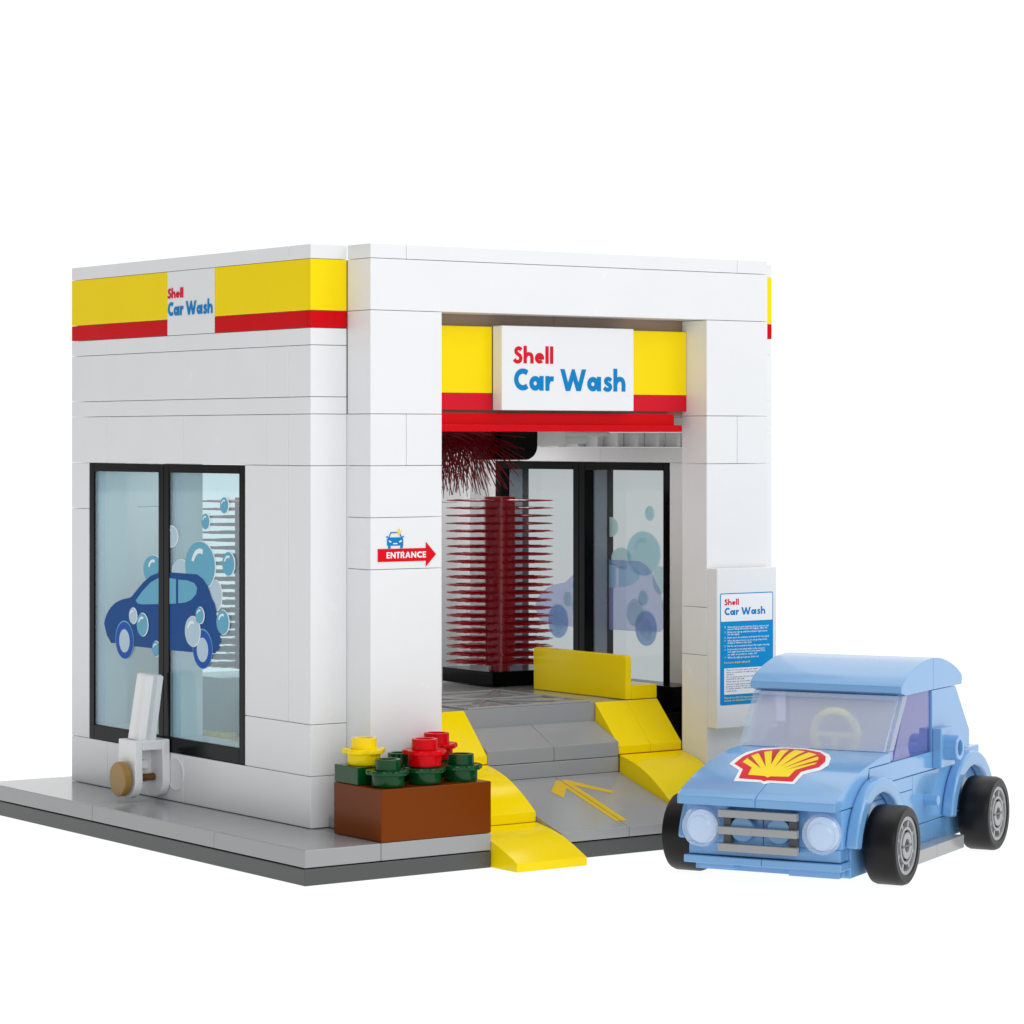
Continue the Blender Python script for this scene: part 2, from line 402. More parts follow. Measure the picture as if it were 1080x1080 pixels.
# windows
DEC = {
 'body': [(81.7, 33.9), (81.4, 34.6), (80.5, 36.0), (78.9, 37.3), (76.8, 38.4), (74.0, 39.2), (70.1, 39.8), (67.7, 41.3), (65.0, 43.0), (61.7, 44.5), (58.2, 45.3), (53.0, 45.5), (47.3, 45.5), (42.8, 45.5), (40.3, 44.6), (38.4, 43.2), (37.0, 41.0), (35.9, 40.0), (35.1, 38.4), (35.0, 36.8), (33.7, 34.9), (33.6, 33.0), (34.3, 31.3), (35.6, 30.4), (38.4, 30.3), (44.5, 30.1), (53.0, 30.0), (68.9, 29.9), (73.1, 29.9), (76.8, 30.1), (78.6, 30.0), (80.5, 31.6)],
 'w1': [(68.0, 39.3), (65.3, 41.2), (61.7, 43.2), (58.8, 44.1), (55.3, 44.4), (51.2, 44.3), (51.2, 39.4), (65.3, 38.6), (67.1, 38.7)],
 'w2': [(50.3, 44.2), (46.8, 44.2), (43.9, 43.8), (42.7, 42.9), (43.1, 41.6), (45.1, 40.4), (47.3, 39.8), (50.3, 39.5)]}
def ellp(y, z, a, b, n=36): return [(y+a*math.cos(2*math.pi*k/n), z+b*math.sin(2*math.pi*k/n)) for k in range(n)]
def glint(y, z, r):     # white comma on a bubble, upper left (towards +y)
    o = [(y+r*0.72*math.cos(math.radians(q)), z+r*0.72*math.sin(math.radians(q))) for q in range(165, 64, -12)]
    i = [(y+r*0.52*math.cos(math.radians(q)), z+r*0.52*math.sin(math.radians(q))) for q in range(65, 166, 12)]
    # mirrored so that the highlight sits towards +y
    return [(2*y-a, b) for a, b in (o+i)]
def shape_list():
    L = []
    def bub(y, z, r, kind, layer, rz=None, gl=True):
        rz = rz or r
        L.append((ellp(y-0.28, z+0.02, r+0.12, rz+0.12), 'white', layer)); L.append((ellp(y, z, r, rz), kind, layer+1))
        if gl: L.append((glint(y, z, min(r, rz)), 'white', layer+2))
    bub(35.9, 41.6, 2.5, 'pale', 0, 3.0, False)
    bub(60.9, 45.8, 4.1, 'sky', 0, 2.9); bub(53.8, 52.7, 2.9, 'pale', 0, 2.1); bub(49.6, 45.9, 3.5, 'pale', 2, 2.3, False)
    bub(41.7, 47.2, 5.9, 'sky', 4, 4.8)
    L.append((DEC['body'], 'navy', 8)); L.append((DEC['w1'], 'sky', 9)); L.append((DEC['w2'], 'sky', 9))
    for y in (72.7, 40.5):
        L.append((ellp(y, 31.0, 3.95, 3.95), 'pale2', 10)); L.append((ellp(y, 30.9, 3.75, 3.75), 'wheel', 11)); L.append((ellp(y, 30.8, 2.25, 2.4), 'pale', 12))
    for y, z, r, kk in ((30.4, 48.0, 2.3, 'sky'), (32.6, 36.6, 2.35, 'sky'), (41.6, 37.5, 1.6, 'sky'), (44.5, 34.2, 2.95, 'pale'), (65.1, 34.5, 2.3, 'sky'), (69.1, 36.1, 1.6, 'pale'), (59.4, 29.9, 1.55, 'sky'), (32.0, 59.3, 1.55, 'sky'), (39.3, 56.0, 1.55, 'sky')):
        bub(y, z, r, kk, 13)
    return L
def decal(parent, y0, y1, x, out, mats, clip=56):
    by = {}
    for poly, kind, layer in shape_list():
        ys = [p[0] for p in poly]
        if max(ys) <= y0 or min(ys) >= y1: continue
        bm = by.setdefault(kind, bmesh.new()); sub = bmesh.new()
        xx = x+out*0.018*layer
        vs = [sub.verts.new((xx, a, b)) for a, b in poly]; sub.faces.new(vs)
        for yc, ny in ((y0, -1), (y1, 1)):
            bmesh.ops.bisect_plane(sub, geom=sub.verts[:]+sub.edges[:]+sub.faces[:], plane_co=(0, yc, 0), plane_no=(0, ny, 0), clear_outer=True)
        bmesh.ops.triangulate(sub, faces=sub.faces[:])
        tmp = bpy.data.meshes.new('t'); sub.to_mesh(tmp); sub.free(); bm.from_mesh(tmp); bpy.data.meshes.remove(tmp)
    # one printed picture per pane, several inks
    allm = bmesh.new(); order = list(by); me = bpy.data.meshes.new('car_and_bubbles_decal')
    for i, kk in enumerate(order):
        tmp = bpy.data.meshes.new('t'); by[kk].to_mesh(tmp); by[kk].free(); n0 = len(allm.faces); allm.from_mesh(tmp); bpy.data.meshes.remove(tmp)
        allm.faces.ensure_lookup_table()
        for f in allm.faces[n0:]: f.material_index = i
    base = Vector(ORG[parent.name]['origin_mm'])
    for v in allm.verts: v.co = (v.co-base)*S
    allm.to_mesh(me); allm.free()
    for kk in order: me.materials.append(mats[kk])
    o = bpy.data.objects.new('car_and_bubbles_decal', me); COL.objects.link(o); o.parent = parent
def window(y0, y1, mirror, lab):
    fx = (lambda a: a) if not mirror else (lambda a: 112-a)
    def bx(m, x0, x1, *r): m.box(min(fx(x0), fx(x1)), max(fx(x0), fx(x1)), *r)
    z0, z1 = 3*P, 21*P; g = 0.06; jw = 2.1
    m = MB()
    y0 += g; y1 -= g; z0 += g; z1 -= g
    dp = 8 if mirror else 1.1
    bx(m, 0.02, dp, y0, y0+jw, z0, z1); bx(m, 0.02, dp, y1-jw, y1, z0, z1)
    bx(m, 0.02, dp, y0+jw, y1-jw, z1-1.7, z1); bx(m, 0.02, dp, y0+jw, y1-jw, z0, z0+3.0)
    f = m.build('window', BLACK, B, 0.1, label=lab)
    m = MB(); bx(m, *((1.6, 2.2) if mirror else (0.35, 0.85)), y0+jw+0.05, y1-jw-0.05, z0+3.05, z1-1.75)
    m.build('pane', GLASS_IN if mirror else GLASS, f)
    # clear edge strips of the pane insert
    m = MB(); bx(m, 2.3 if mirror else 1.2, 5.6 if mirror else 2.4, y1-jw-0.6, y1-jw-0.1, z0+3.1, z1-1.8); m.build('pane_edge', LAMP, f)
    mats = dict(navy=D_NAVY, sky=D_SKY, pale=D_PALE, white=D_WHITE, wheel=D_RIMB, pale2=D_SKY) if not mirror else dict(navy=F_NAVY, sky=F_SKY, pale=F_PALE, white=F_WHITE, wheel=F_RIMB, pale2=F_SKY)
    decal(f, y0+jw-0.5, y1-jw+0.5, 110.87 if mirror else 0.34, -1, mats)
m = MB(); m.box(1.15, 8, 54.2, 57.8, 3*P, 21*P).box(1.15, 8, 24, 26, 3*P, 21*P).box(1.15, 8, 86, 87.95, 3*P, 21*P).box(1.15, 8, 26.1, 54.1, 3*P, 3*P+2.8).box(1.15, 8, 57.9, 85.9, 3*P, 3*P+2.8); m.build('window_reveal', WHITE, B, 0.1)
window(24, 56, False, 'left wall window nearest the front, with the rear of a printed blue car')
window(56, 88, False, 'left wall window nearest the back, with the nose of a printed blue car')
window(24, 56, True, 'right wall window nearest the front, seen through the opening')
window(56, 88, True, 'right wall window nearest the back, seen through the opening')

# ================================================================== WALL SIGN (left side)
t = thing('wall_sign', 'small white name panel between the yellow and red bands of the left side wall', 'sign', (0, 45, 29*P), group=None)
m = MB(); m.box(0, 1.12, 35.65, 54.55, 29*P, 33*P, 0.05); m.build('panel', WHITE, t, 0.08)
def lettX(word, ya, yb, z, cap, name, mat):
    # left wall: reading direction runs towards -y
    return lettering(word, ya, yb, z, cap, 'X', 0.0, -0.05, name, mat, t)
lettX('Shell', 54.2, 47.9, 100.2, 1.95, 'red_lettering', PR_RED)
lettX('Car Wash', 54.2, 36.3, 96.7, 2.75, 'blue_lettering', PR_BLUE)

# ================================================================== FASCIA SIGN over the opening
t = thing('fascia_sign', 'large white name sign with yellow and red ends above the red awning', 'sign', (56, 0, 24.2*P))
m = MB(); m.box(40, 72, -4.8, -1.7, 24.28*P, 29.35*P); m.build('centre_panel', WHITE, t, 0.15)
for x0, x1 in ((16, 39.95), (72.05, 87.95)):
    m = MB(); m.box(x0, x1, -1.65, -0.05, 25.3*P, 29.3*P); m.build('yellow_panel', YELLOW, t, 0.12)
    m = MB(); m.box(x0, x1, -1.65, -0.05, 24.28*P, 25.27*P); m.build('red_strip', PR_RED, t, 0.1)
lettering('Shell', 42.8, 52.25, 86.72, 3.2, 'Y', -4.8, -4.86, 'red_lettering', PR_RED, t)
lettering('Car Wash', 42.8, 69.9, 81.5, 4.25, 'Y', -4.8, -4.86, 'blue_lettering', PR_BLUE, t)

# ================================================================== ENTRANCE SIGN on the left pillar
t = thing('direction_sign', 'red ENTRANCE arrow with a small blue car and yellow star on the left front pillar', 'sign', (16, -8, 15*P))
m = MB()
m.prism([(9.6, 49.4), (9.6, 51.8), (20.3, 51.8), (20.3, 52.95), (22.6, 50.6), (20.3, 48.3), (20.3, 49.4)], 'Y', -8.0, -8.05); m.build('arrow', PR_RED2, t)
lettering('ENTRANCE', 11.5, 20.3, 50.03, 1.15, 'Y', -8.05, -8.08, 'white_lettering', PR_WHITE, t, 0.1)
m = MB()
m.prism([(11.9, 51.85), (11.9, 52.3), (11.65, 52.5), (11.65, 53.6), (12.0, 53.9), (15.0, 53.9), (15.25, 53.6), (15.25, 52.5), (15.1, 51.85), (14.6, 51.85), (14.6, 52.35), (12.45, 52.35), (12.45, 51.85)], 'Y', -8.0, -8.04)
m.prism([(11.95, 53.88), (12.45, 54.9), (14.5, 54.9), (14.95, 53.88), (14.7, 53.88), (14.35, 54.68), (12.6, 54.68), (12.2, 53.88)], 'Y', -8.0, -8.04)
m.prism([(11.4, 54.1), (11.85, 54.15), (11.9, 53.85), (11.6, 53.85)], 'Y', -8.0, -8.04).prism([(15.5, 54.1), (15.05, 54.15), (15.0, 53.85), (15.3, 53.85)], 'Y', -8.0, -8.04)
ci = m.build('car_icon', PR_BLUE, t)
m = MB(); m.prism([(12.0, 53.4), (12.6, 53.15), (12.55, 52.95), (12.1, 53.05)], 'Y', -8.04, -8.06).prism([(14.9, 53.4), (14.3, 53.15), (14.35, 52.95), (14.8, 53.05)], 'Y', -8.04, -8.06).box(13.0, 13.9, -8.06, -8.04, 52.65, 52.85)
m.build('icon_headlights', PR_WHITE, ci)
st = []
for k in range(8):
    r = 0.85 if k % 2 == 0 else 0.27; q = math.pi/2+k*math.pi/4; st.append((14.35+r*0.85*math.cos(q), 54.9+r*math.sin(q)))
m = MB(); m.prism(st, 'Y', -8.05, -8.09); m.build('star', PR_YEL, t)

# ================================================================== NOTICE BOARD
t = thing('notice_board', 'tall white instruction board with a blue printed panel fixed to the right front pillar', 'notice board', (95.6, -8, 14.4))
m = MB(); m.box(88.05, 103.6, -11.2, -8.05, 14.4, 46.3); m.build('board', WHITE, t, 0.16)
def rrect(x0, x1, z0, z1, r=0.35, n=5):
    pts = []
    for cx, cz, a in ((x1-r, z1-r, 0), (x0+r, z1-r, 90), (x0+r, z0+r, 180), (x1-r, z0+r, 270)):
        for k in range(n+1): q = math.radians(a+90*k/n); pts.append((cx+r*math.cos(q), cz+r*math.sin(q)))
    return pts
m = MB(); m.prism(rrect(88.8, 102.65, 19.0, 41.35), 'Y', -11.2, -11.24); pan = m.build('blue_panel', PR_PANEL, t)
m = MB(); m.prism(rrect(89.02, 102.43, 35.7, 41.15, 0.2), 'Y', -11.24, -11.26); m.build('heading_field', PR_WHITE, t)
m = MB(); m.box(89.85, 101.6, -11.26, -11.24, 21.1, 26.35); m.build('text_field', PR_WHITE, t)
lettering('Shell', 89.9, 93.65, 38.95, 1.2, 'Y', -11.26, -11.28, 'red_lettering', PR_RED, t)
lettering('Car Wash', 89.9, 100.55, 36.95, 1.5, 'Y', -11.26, -11.28, 'blue_lettering', PR_BLUE, t)
def zl(y): return 34.65-(y-632)/81.8-0.16
A = 90.7
W = [('Wind all doors and windows, fold in mirrors and', 640, 10.7), ('remove things like aerials and luggage, signs, etc.', 672, 10.5),
     ('Drive your car up until the indicator light shows', 722, 10.4), ('for the signal', 758, 3.0), ('Drive up to the entrance and watch for the signal', 812, 10.8),
     ('When the green arrow is on, you can go ahead, drive', 862, 10.3), ('slowly to where it says stop', 898, 6.3), ('Put the car in neutral and leave the engine running', 950, 10.9),
     ('Don\'t touch or turn wheel while on the conveyor', 1005, 9.7), ('over again if you see the red stop signal lit (!)', 1043, 9.8), ('on dials in position, radio off', 1088, 7.6), ('When the light goes green, drive out', 1138, 8.1)]
font_lines([(a, A, zl(y), w) for a, y, w in W], 'white_print', PR_WHITE, t, -11.255)
font_lines([(a, 89.98, zl(y), 0.2) for a, y in (('1', 640), ('2', 722), ('3', 812), ('4', 862), ('5', 950), ('6', 1005), ('7', 1138))] , 'yellow_numerals', PR_YEL, t, -11.255)
font_lines([('For more details call at till', 89.9, zl(1218), 6.6)], 'yellow_heading', PR_YEL, t, -11.255)
font_lines([('Please do not litter the area around here', 89.9, zl(1793), 8.6), ('and ask our attendant for more help', 89.9, zl(1838), 8.6)], 'yellow_print', PR_YEL, t, -11.255)
K = [('Please do not enter wash area unless', 1338, 8.2), ('there is a member of staff near the', 1378, 8.0), ('entrance', 1413, 1.9), ('Do not wash parts of your vehicle by', 1453, 8.4), ('yourself in the hall', 1488, 4.6), ('Never open car doors while washing', 1528, 8.0), ('We don\'t wash vehicles with an open', 1573, 8.2), ('pick-up or those that are oversized', 1608, 8.0), ('no matter whether or what kind they are', 1643, 8.3), ('made from', 1683, 2.6)]
font_lines([(a, 90.4, zl(y), w) for a, y, w in K], 'ink_print', PR_INK, t, -11.275, 0.46)

# ================================================================== RAMP
R = thing('entrance_ramp', 'stepped grey drive-up ramp with yellow side slopes and a yellow arrow in the front opening', 'ramp', (56, -8, G0))
for x0, x1 in ((40, 56), (56, 72)):
    m = MB(); m.prism([(-24, -3.15), (-24, -1.3), (-0.05, 5.95), (-0.05, -3.15)], 'X', x0+0.05, x1-0.05); m.build('ramp_tile', LGREY, R, 0.14)
m = MB(); m.box(40, 72, 0, 8, -3.1, 5.9).box(40, 72, 0.02, 8, 5.95, 8.95); m.build('riser', LGREY, R, 0.12)
for x0, x1 in ((40, 56), (56, 72)):
    m = MB(); m.prism([(0, 9.05), (0, 11.9), (7.95, 15.6), (7.95, 9.05)], 'X', x0+0.05, x1-0.05); m.build('sloped_step', LGREY, R, 0.14)
m = MB(); m.box(40, 72, 8, 14, 9, 19.2).box(24, 88, 14, 90, 9, 19.2).box(24, 40, 8.1, 14, 9, 19.15).box(72, 88, 8.1, 14, 9, 19.15).box(24, 88, 8.1, 96, -0.02, 8.95)
m.box(40, 72, 90, 96, 9, 13)
# raised triangular lattice on the platform top
def rib(a, b, w=0.9, h=0.45):
    a = Vector(a); b = Vector(b); d = (b-a).normalized(); n = Vector((-d.y, d.x))*w/2
    m.prism([tuple(a+n), tuple(b+n), tuple(b-n), tuple(a-n)], 'Z', 19.21, 19.2+h)
rib((41, 8.6), (71, 8.6)); rib((41, 40), (71, 40)); rib((41, 8.6), (41, 40)); rib((71, 8.6), (71, 40)); rib((41, 24.3), (71, 24.3))
rib((42, 9), (56, 24), 1.4, 0.42); rib((70, 9), (56, 24), 1.4, 0.42); rib((42, 39.5), (56, 24.6), 1.4, 0.42); rib((70, 39.5), (56, 24.6), 1.4, 0.42)
rib((41, 16.5), (48, 16.5), 0.7, 0.4); rib((64, 16.5), (71, 16.5), 0.7, 0.4); rib((56, 8.6), (56, 24), 0.7, 0.4)
m.cyl((56, 24.3, 19.2), 'Z', 1.9, 0.55, 24)
for x in (46, 66):
    m.cyl((x, 12.8, 19.2), 'Z', 0.8, 0.5, 16)
m.build('platform', LGREY, R, 0.1, label='raised grey platform with a triangular lattice on top')
def curve(y0, z0, y1, z1, zb, n=28, bul=0.35):
    pts = [(y0, zb), (y0, z0)]
    for k in range(1, n+1):
        q = k/n; y = y0+(y1-y0)*q; z = z0+(z1-z0)*(q+bul*math.sin(math.pi*q)*0.5); pts.append((y, min(z, z1)))
    pts.append((y1, zb)); return pts
for x0 in (24, 72):
    m = MB(); m.prism(curve(-32, -4.8, -16.05, 0.0, G0+0.02), 'X', x0+0.06, x0+15.94); m.build('yellow_slope', YELLOW, R, 0.12)
    m = MB(); m.prism(curve(-16, 1.9, -0.05, 9.3, 0.02), 'X', x0+0.06, x0+15.94); m.build('yellow_slope', YELLOW, R, 0.12)
    for q in (0, 8):
        m = MB(); m.prism([(0, 9.4), (0, 11.0), (7.95, 19.2), (7.95, 9.4)], 'X', x0+q+0.04, x0+q+7.96); m.build('yellow_slope', YELLOW, R, 0.12)
    m = MB(); m.prism([(0.03, 9.32), (0.03, 9.4), (7.9, 9.4), (7.9, 9.32)], 'X', x0+0.1, x0+15.9); m.build('red_shim', RED, R)
mm = 7.25/23.95
m = MB()
def arrow_half(poly):
    A = [m.bm.verts.new((x, y, -1.3+(y+24)*mm+0.03)) for x, y in poly]; Bv = [m.bm.verts.new((x, y, -1.3+(y+24)*mm+0.07)) for x, y in poly]
    m._f(A[::-1]); m._f(Bv)
    for i in range(len(poly)): m._f([A[i], A[(i+1) % len(poly)], Bv[(i+1) % len(poly)], Bv[i]])
arrow_half([(55.9, -1.9), (55.0, -1.9), (50.4, -6.6), (51.2, -9.6), (54.8, -5.6), (54.9, -21.4), (55.9, -21.4)])
arrow_half([(56.12, -1.9), (57.6, -1.9), (64.0, -8.5), (63.0, -9.5), (57.5, -4.6), (57.5, -21.4), (56.12, -21.4)])
m.build('arrow_marking', plastic('printed_ochre', (226, 190, 24), 0.3), R)

# guide rail (yellow L panel)
def rail(x, y0, y1, z, lab, flip=1):
    t = thing('guide_rail', lab, 'guide rail', (x, (y0+y1)/2, z), group=None)
    m = MB(); a, b = sorted((x, x+flip*1.4))
    n = 4; r = 0.9; pts = [(y0, z+0.05), (y1, z+0.05), (y1, z+9.0-r)]
    for k in range(n+1): q = math.radians(90*k/n); pts.append((y1-r+r*math.cos(q), z+9.0-r+r*math.sin(q)))
    for k in range(n+1): q = math.radians(90+90*k/n); pts.append((y0+r+r*math.cos(q), z+9.0-r+r*math.sin(q)))
    m.prism(pts, 'X', a, b); m.build('upright', YELLOW, t, 0.18)
    a, b = sorted((x+flip*1.42, x+flip*8))
    m = MB(); m.box(a, b, y0, y1, z+0.05, z+2.9); m.build('foot', YELLOW, t, 0.15)
rail(80, 8.05, 40, 19.2, 'low yellow guide rail at the front right edge of the grey platform')
t = thing('kerb', 'low yellow kerb on the floor inside the left wall, seen through the left windows', 'kerb', (20, 76, 9.4))
m = MB(); m.box(17, 23.8, 62, 92, 9.45, 10.5); m.build('kerb_body', YELLOW, t, 0.15)
for k in range(6):
    m = MB(); m.cyl((20, 65+k*4.8, 10.52), 'Z', 1.8, 0.9, 16); m.build('stud', YELLOW, t, 0.12)

# ================================================================== BRUSHES
def upright_brush(cx, cy, lab, px0, px1, py0, py1):
    t = thing('upright_brush', lab, 'washing brush', (cx, cy, 19.25), group='upright red washing brushes')
    m = MB(); m.box(px0, px1, py0, py1, 19.45 if px0 > 50 else 9.5, 22.5)
    m.build('pedestal', BLACK if px0 > 50 else LGREY, t, 0.15)
    z0, z1 = 22.6, 59.8
    pts = []
    for k in range(64):
        a = 2*math.pi*k/64; r = 3.45+0.22*math.cos(a*6); pts.append((cx+r*math.cos(a), cy+r*math.sin(a)))
    m = MB(); m.prism(pts, 'Z', z0+1.0, z1); m.cyl((cx, cy, 22.4), 'Z', 2.4, 1.5, 24); m.build('core', DRED, t, 0, angle=50)
    m = MB(); rows = 22
    for i in range(rows):
        z = z0+1.8+i*(z1-z0-2.6)/(rows-1)
        for k in range(26):
            a = 2*math.pi*(k+random.uniform(-.15, .15))/26+i*0.07; c, s_ = math.cos(a), math.sin(a)
            zz = z+random.uniform(-.03, .03); L = 11.6+random.uniform(-.15, .1)
            m.cone((cx+3.3*c, cy+3.3*s_, zz), (cx+8.2*c, cy+8.2*s_, zz), 0.27, 0.22, 5)
            m.cone((cx+8.2*c, cy+8.2*s_, zz), (cx+L*c, cy+L*s_, zz+random.uniform(-.03, .05)), 0.22, 0.07, 4)
    m.build('bristles', DRED, t)
upright_brush(80, 52.4, 'tall upright red brush on a black pedestal beside the right windows', 75, 96.9, 48, 67)
upright_brush(32, 76.0, 'upright red brush on a grey pedestal, seen through the left wall window', 20, 37, 67, 84)
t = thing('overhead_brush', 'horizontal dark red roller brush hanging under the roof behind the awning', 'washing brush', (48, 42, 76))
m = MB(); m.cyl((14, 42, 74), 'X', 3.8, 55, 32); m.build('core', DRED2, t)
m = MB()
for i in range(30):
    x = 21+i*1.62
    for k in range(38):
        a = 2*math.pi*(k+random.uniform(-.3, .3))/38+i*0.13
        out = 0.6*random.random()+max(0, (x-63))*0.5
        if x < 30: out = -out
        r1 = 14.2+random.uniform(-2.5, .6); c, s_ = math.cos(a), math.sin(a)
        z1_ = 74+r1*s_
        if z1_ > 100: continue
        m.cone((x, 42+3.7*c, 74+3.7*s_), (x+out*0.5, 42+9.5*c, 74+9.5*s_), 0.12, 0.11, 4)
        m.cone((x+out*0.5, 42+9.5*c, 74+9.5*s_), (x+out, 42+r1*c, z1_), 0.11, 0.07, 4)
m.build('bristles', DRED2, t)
m = MB()
pts = [(69.2, 84), (78.6, 84), (78.6, 71)]+[(78.6-3+3*math.cos(math.radians(-a)), 70.8+3*math.sin(math.radians(-a))) for a in range(0, 91, 15)]+[(69.2, 67.8)]
m.prism(pts, 'Y', 36.5, 47.5); m.build('motor_housing', BLACK, t, 0.2)

# ================================================================== PLANTER
t = thing('planter_box', 'brown rectangular planter on the front corner of the grey base', 'planter', (12, -16, 0))
m = MB(); m.box(0, 24, -24, -8, 0.03, 9.5, 0.02); m.build('box_body', BROWN, t, 0.14)
t2 = thing('green_brick', 'small square dark green brick at the back left of the brown planter', 'brick', (4, -12, 9.6))
m = MB(); m.box(0.1, 7.9, -15.95, -8.1, 9.56, 12.75); m.build('brick_body', GREEN, t2, 0.12)
def flower(x, y, z, mat, lab, name='flower_piece', cat='flower', grp=None):
    t = thing(name, lab, cat, (x, y, z), group=grp)
    m = MB(); m.lathe([(0.05, 0.02), (3.0, 0.02), (3.05, 0.12), (3.05, 2.0), (2.9, 2.15), (2.4, 2.2), (2.36, 4.75), (2.28, 4.85), (1.75, 4.85), (1.66, 4.75), (1.66, 3.4), (0.05, 3.4)], (x, y, z), 'Z', 40, False)
    m.build('stud_body', mat, t)
    m = MB()
    pts = []
    for k in range(80):
        a = 2*math.pi*k/80; r = 3.4+0.68*abs(math.cos(2.5*a+0.3))**0.8; pts.append((r, a))
    rings = []
    for h, dr in ((2.0, -0.3), (2.12, 0.0), (2.5, 0.08), (2.85, 0.0), (2.95, -0.35)):
        rings.append([m.bm.verts.new((x+(r+dr)*math.cos(a), y+(r+dr)*math.sin(a), z+h)) for r, a in pts])
    for a_, b_ in zip(rings, rings[1:]):
        for k in range(80): m._f([a_[k], a_[(k+1) % 80], b_[(k+1) % 80], b_[k]])
    inner = [m.bm.verts.new((x+2.38*math.cos(a), y+2.38*math.sin(a), z+2.7)) for r, a in pts]
    inner0 = [m.bm.verts.new((x+2.38*math.cos(a), y+2.38*math.sin(a), z+2.05)) for r, a in pts]
    for k in range(80):
        m._f([rings[-1][k], rings[-1][(k+1) % 80], inner[(k+1) % 80], inner[k]]); m._f([rings[0][k], inner0[k], inner0[(k+1) % 80], rings[0][(k+1) % 80]])
    m.build('petals', mat, t)
flower(4, -12, 12.8, YELLOW, 'round yellow flower piece on the green brick of the planter')
flower(4, -20, 9.6, GREEN, 'dark green round plant piece at the front left of the planter', 'plant_piece', 'plant', 'green plant pieces in the planter')
flower(12, -20, 9.6, GREEN, 'dark green round plant piece under the nearer red flower', 'plant_piece', 'plant', 'green plant pieces in the planter')
flower(20, -20, 9.6, GREEN, 'dark green round plant piece at the front right of the planter', 'plant_piece', 'plant', 'green plant pieces in the planter')
flower(12, -12, 9.6, GREEN, 'dark green round plant piece in the back middle of the planter', 'plant_piece', 'plant', 'green plant pieces in the planter')
flower(20, -12, 9.6, GREEN, 'dark green round plant piece under the farther red flower', 'plant_piece', 'plant', 'green plant pieces in the planter')
flower(12, -20, 12.8, RED, 'round red flower piece nearer the front, stacked on a green piece', grp='red flower pieces')
flower(20, -12, 12.8, RED, 'round red flower piece farther back, partly behind the other red one', grp='red flower pieces')

# ================================================================== VACUUM-LIKE FITTING on the left wall
t = thing('vacuum_unit', 'white bracket with tilted tube and gold disc below the left wall windows', 'vacuum unit', (-4, 56.6, 0))
m = MB()
def cheek(xa, xb):
    c = (56.6, 4.35); r = 3.7
    pts = [(53.1, 12.3), (52.95, 5.0)]+[(c[0]+r*math.cos(math.radians(a)), c[1]+r*math.sin(math.radians(a))) for a in range(175, 361+4, 12)]+[(60.2, 5.0), (60.0, 12.3)]
    m.prism(pts, 'X', xa, xb)
cheek(-8, -6.3); cheek(-1.8, -0.15)
m.box(-6.32, -1.78, 53.15, 59.9, 10.3, 12.25).box(-6.32, -1.78, 57.6, 59.9, 3.2, 10.28)
m.cyl((-4.1, 57.65, 7.2), 'Y', 0.95, -1.6, 20)
m.build('bracket', WHITE, t, 0.2)
m = MB()
a = Vector((-4.6, 56.5, 12.2)); b = Vector((-3.3, 55.4, 25.0)); d = (b-a).normalized(); u = Vector((1, 0, 0)); u = (u-d*u.dot(d)).normalized(); w = d.cross(u)
def rg(p, r0): return [m.bm.verts.new(p+(u*math.cos(math.radians(k*30+15))+w*math.sin(math.radians(k*30+15)))*(r0 if k % 3 else r0*0.78)) for k in range(12)]
A_, B_, C_ = rg(a, 2.85), rg(b, 2.7), rg(b+d*0.35, 2.2)
for p_, q_ in ((A_, B_), (B_, C_)):
    for k in range(12): m._f([p_[k], p_[(k+1) % 12], q_[(k+1) % 12], q_[k]])
m._f(A_[::-1]); m._f(C_); m.build('tube', WHITE, t, 0.1, angle=20)
m = MB(); m.lathe([(0.05, 0), (3.25, 0), (3.45, 0.2), (3.45, 1.3), (3.3, 1.5), (0.05, 1.5)], (-10.1, 56.6, 4.6), 'X', 48, False); m.build('disc', GOLD, t)
m = MB(); m.cyl((-8.7, 56.6, 4.6), 'X', 0.75, 8.5, 16); m.build('axle', DBROWN, t)

# ================================================================== CAR  (local frame: +x forward, +y its left side, z up from the ground)
KC = 0.9297
yaw = math.radians(207)
CAR = thing('toy_car', 'light blue toy car with a shell emblem on its bonnet, parked beside the ramp', 'car', (0, 0, 0), yaw, local=True)
fxv = Vector((math.cos(yaw), math.sin(yaw), 0)); lyv = Vector((-math.sin(yaw), math.cos(yaw), 0))
cam = Vector((-288.89, -468.12, 71.935))
un = fxv*(-87.4)+lyv*70+Vector((0, 0, -6.4-1.85*3.2))
pos = cam+(un-cam)*((71.935+6.4)/(71.935+6.4+1.85*3.2))
CAR.location = Vector((pos.x, pos.y, G0))*S
def cb(m, name, mat, bev=0.15, parent=None, **kw): return m.build(name, mat, parent or CAR, bev, k=KC, **kw)
# lower body
m = MB()
m.box(-40, 0, -15.9, 15.9, 7.8, 17.9).box(0.05, 38.4, -15.9, -0.05, 7.8, 15.1).box(0.05, 38.4, 0.05, 15.9, 7.8, 15.1).box(0.05, 26, -15.9, 15.9, 15.15, 17.9)
m.box(-38, -0.1, -15.9, 15.9, 3.2, 7.7).box(0, 34, -15.9, 15.9, 1.9, 7.7).box(34.05, 38.2, -15.4, 15.4, 5.3, 7.75)
m.box(34.1, 37.6, -13.5, -6.5, 2.7, 3.7).box(34.1, 37.6, 4.8, 15.0, 2.2, 3.7)
body = cb(m, 'body', BLUE)
m = MB(); m.box(34.1, 39.4, -16, -0.04, 3.75, 5.2).box(34.1, 39.4, 0.04, 16, 3.75, 5.2); cb(m, 'bumper', BLUE)
# belt line and rear deck
m = MB(); m.box(-11.6, 24.3, -16, -8.5, 18.0, 21.6).box(-11.6, 24.3, 8.5, 16, 18.0, 21.6).box(12, 24.3, -8.4, 8.4, 18, 21.6); m.box(-40.6, -11.7, -16, 16, 18.0, 20.4); cb(m, 'belt', BLUE, 0.13)
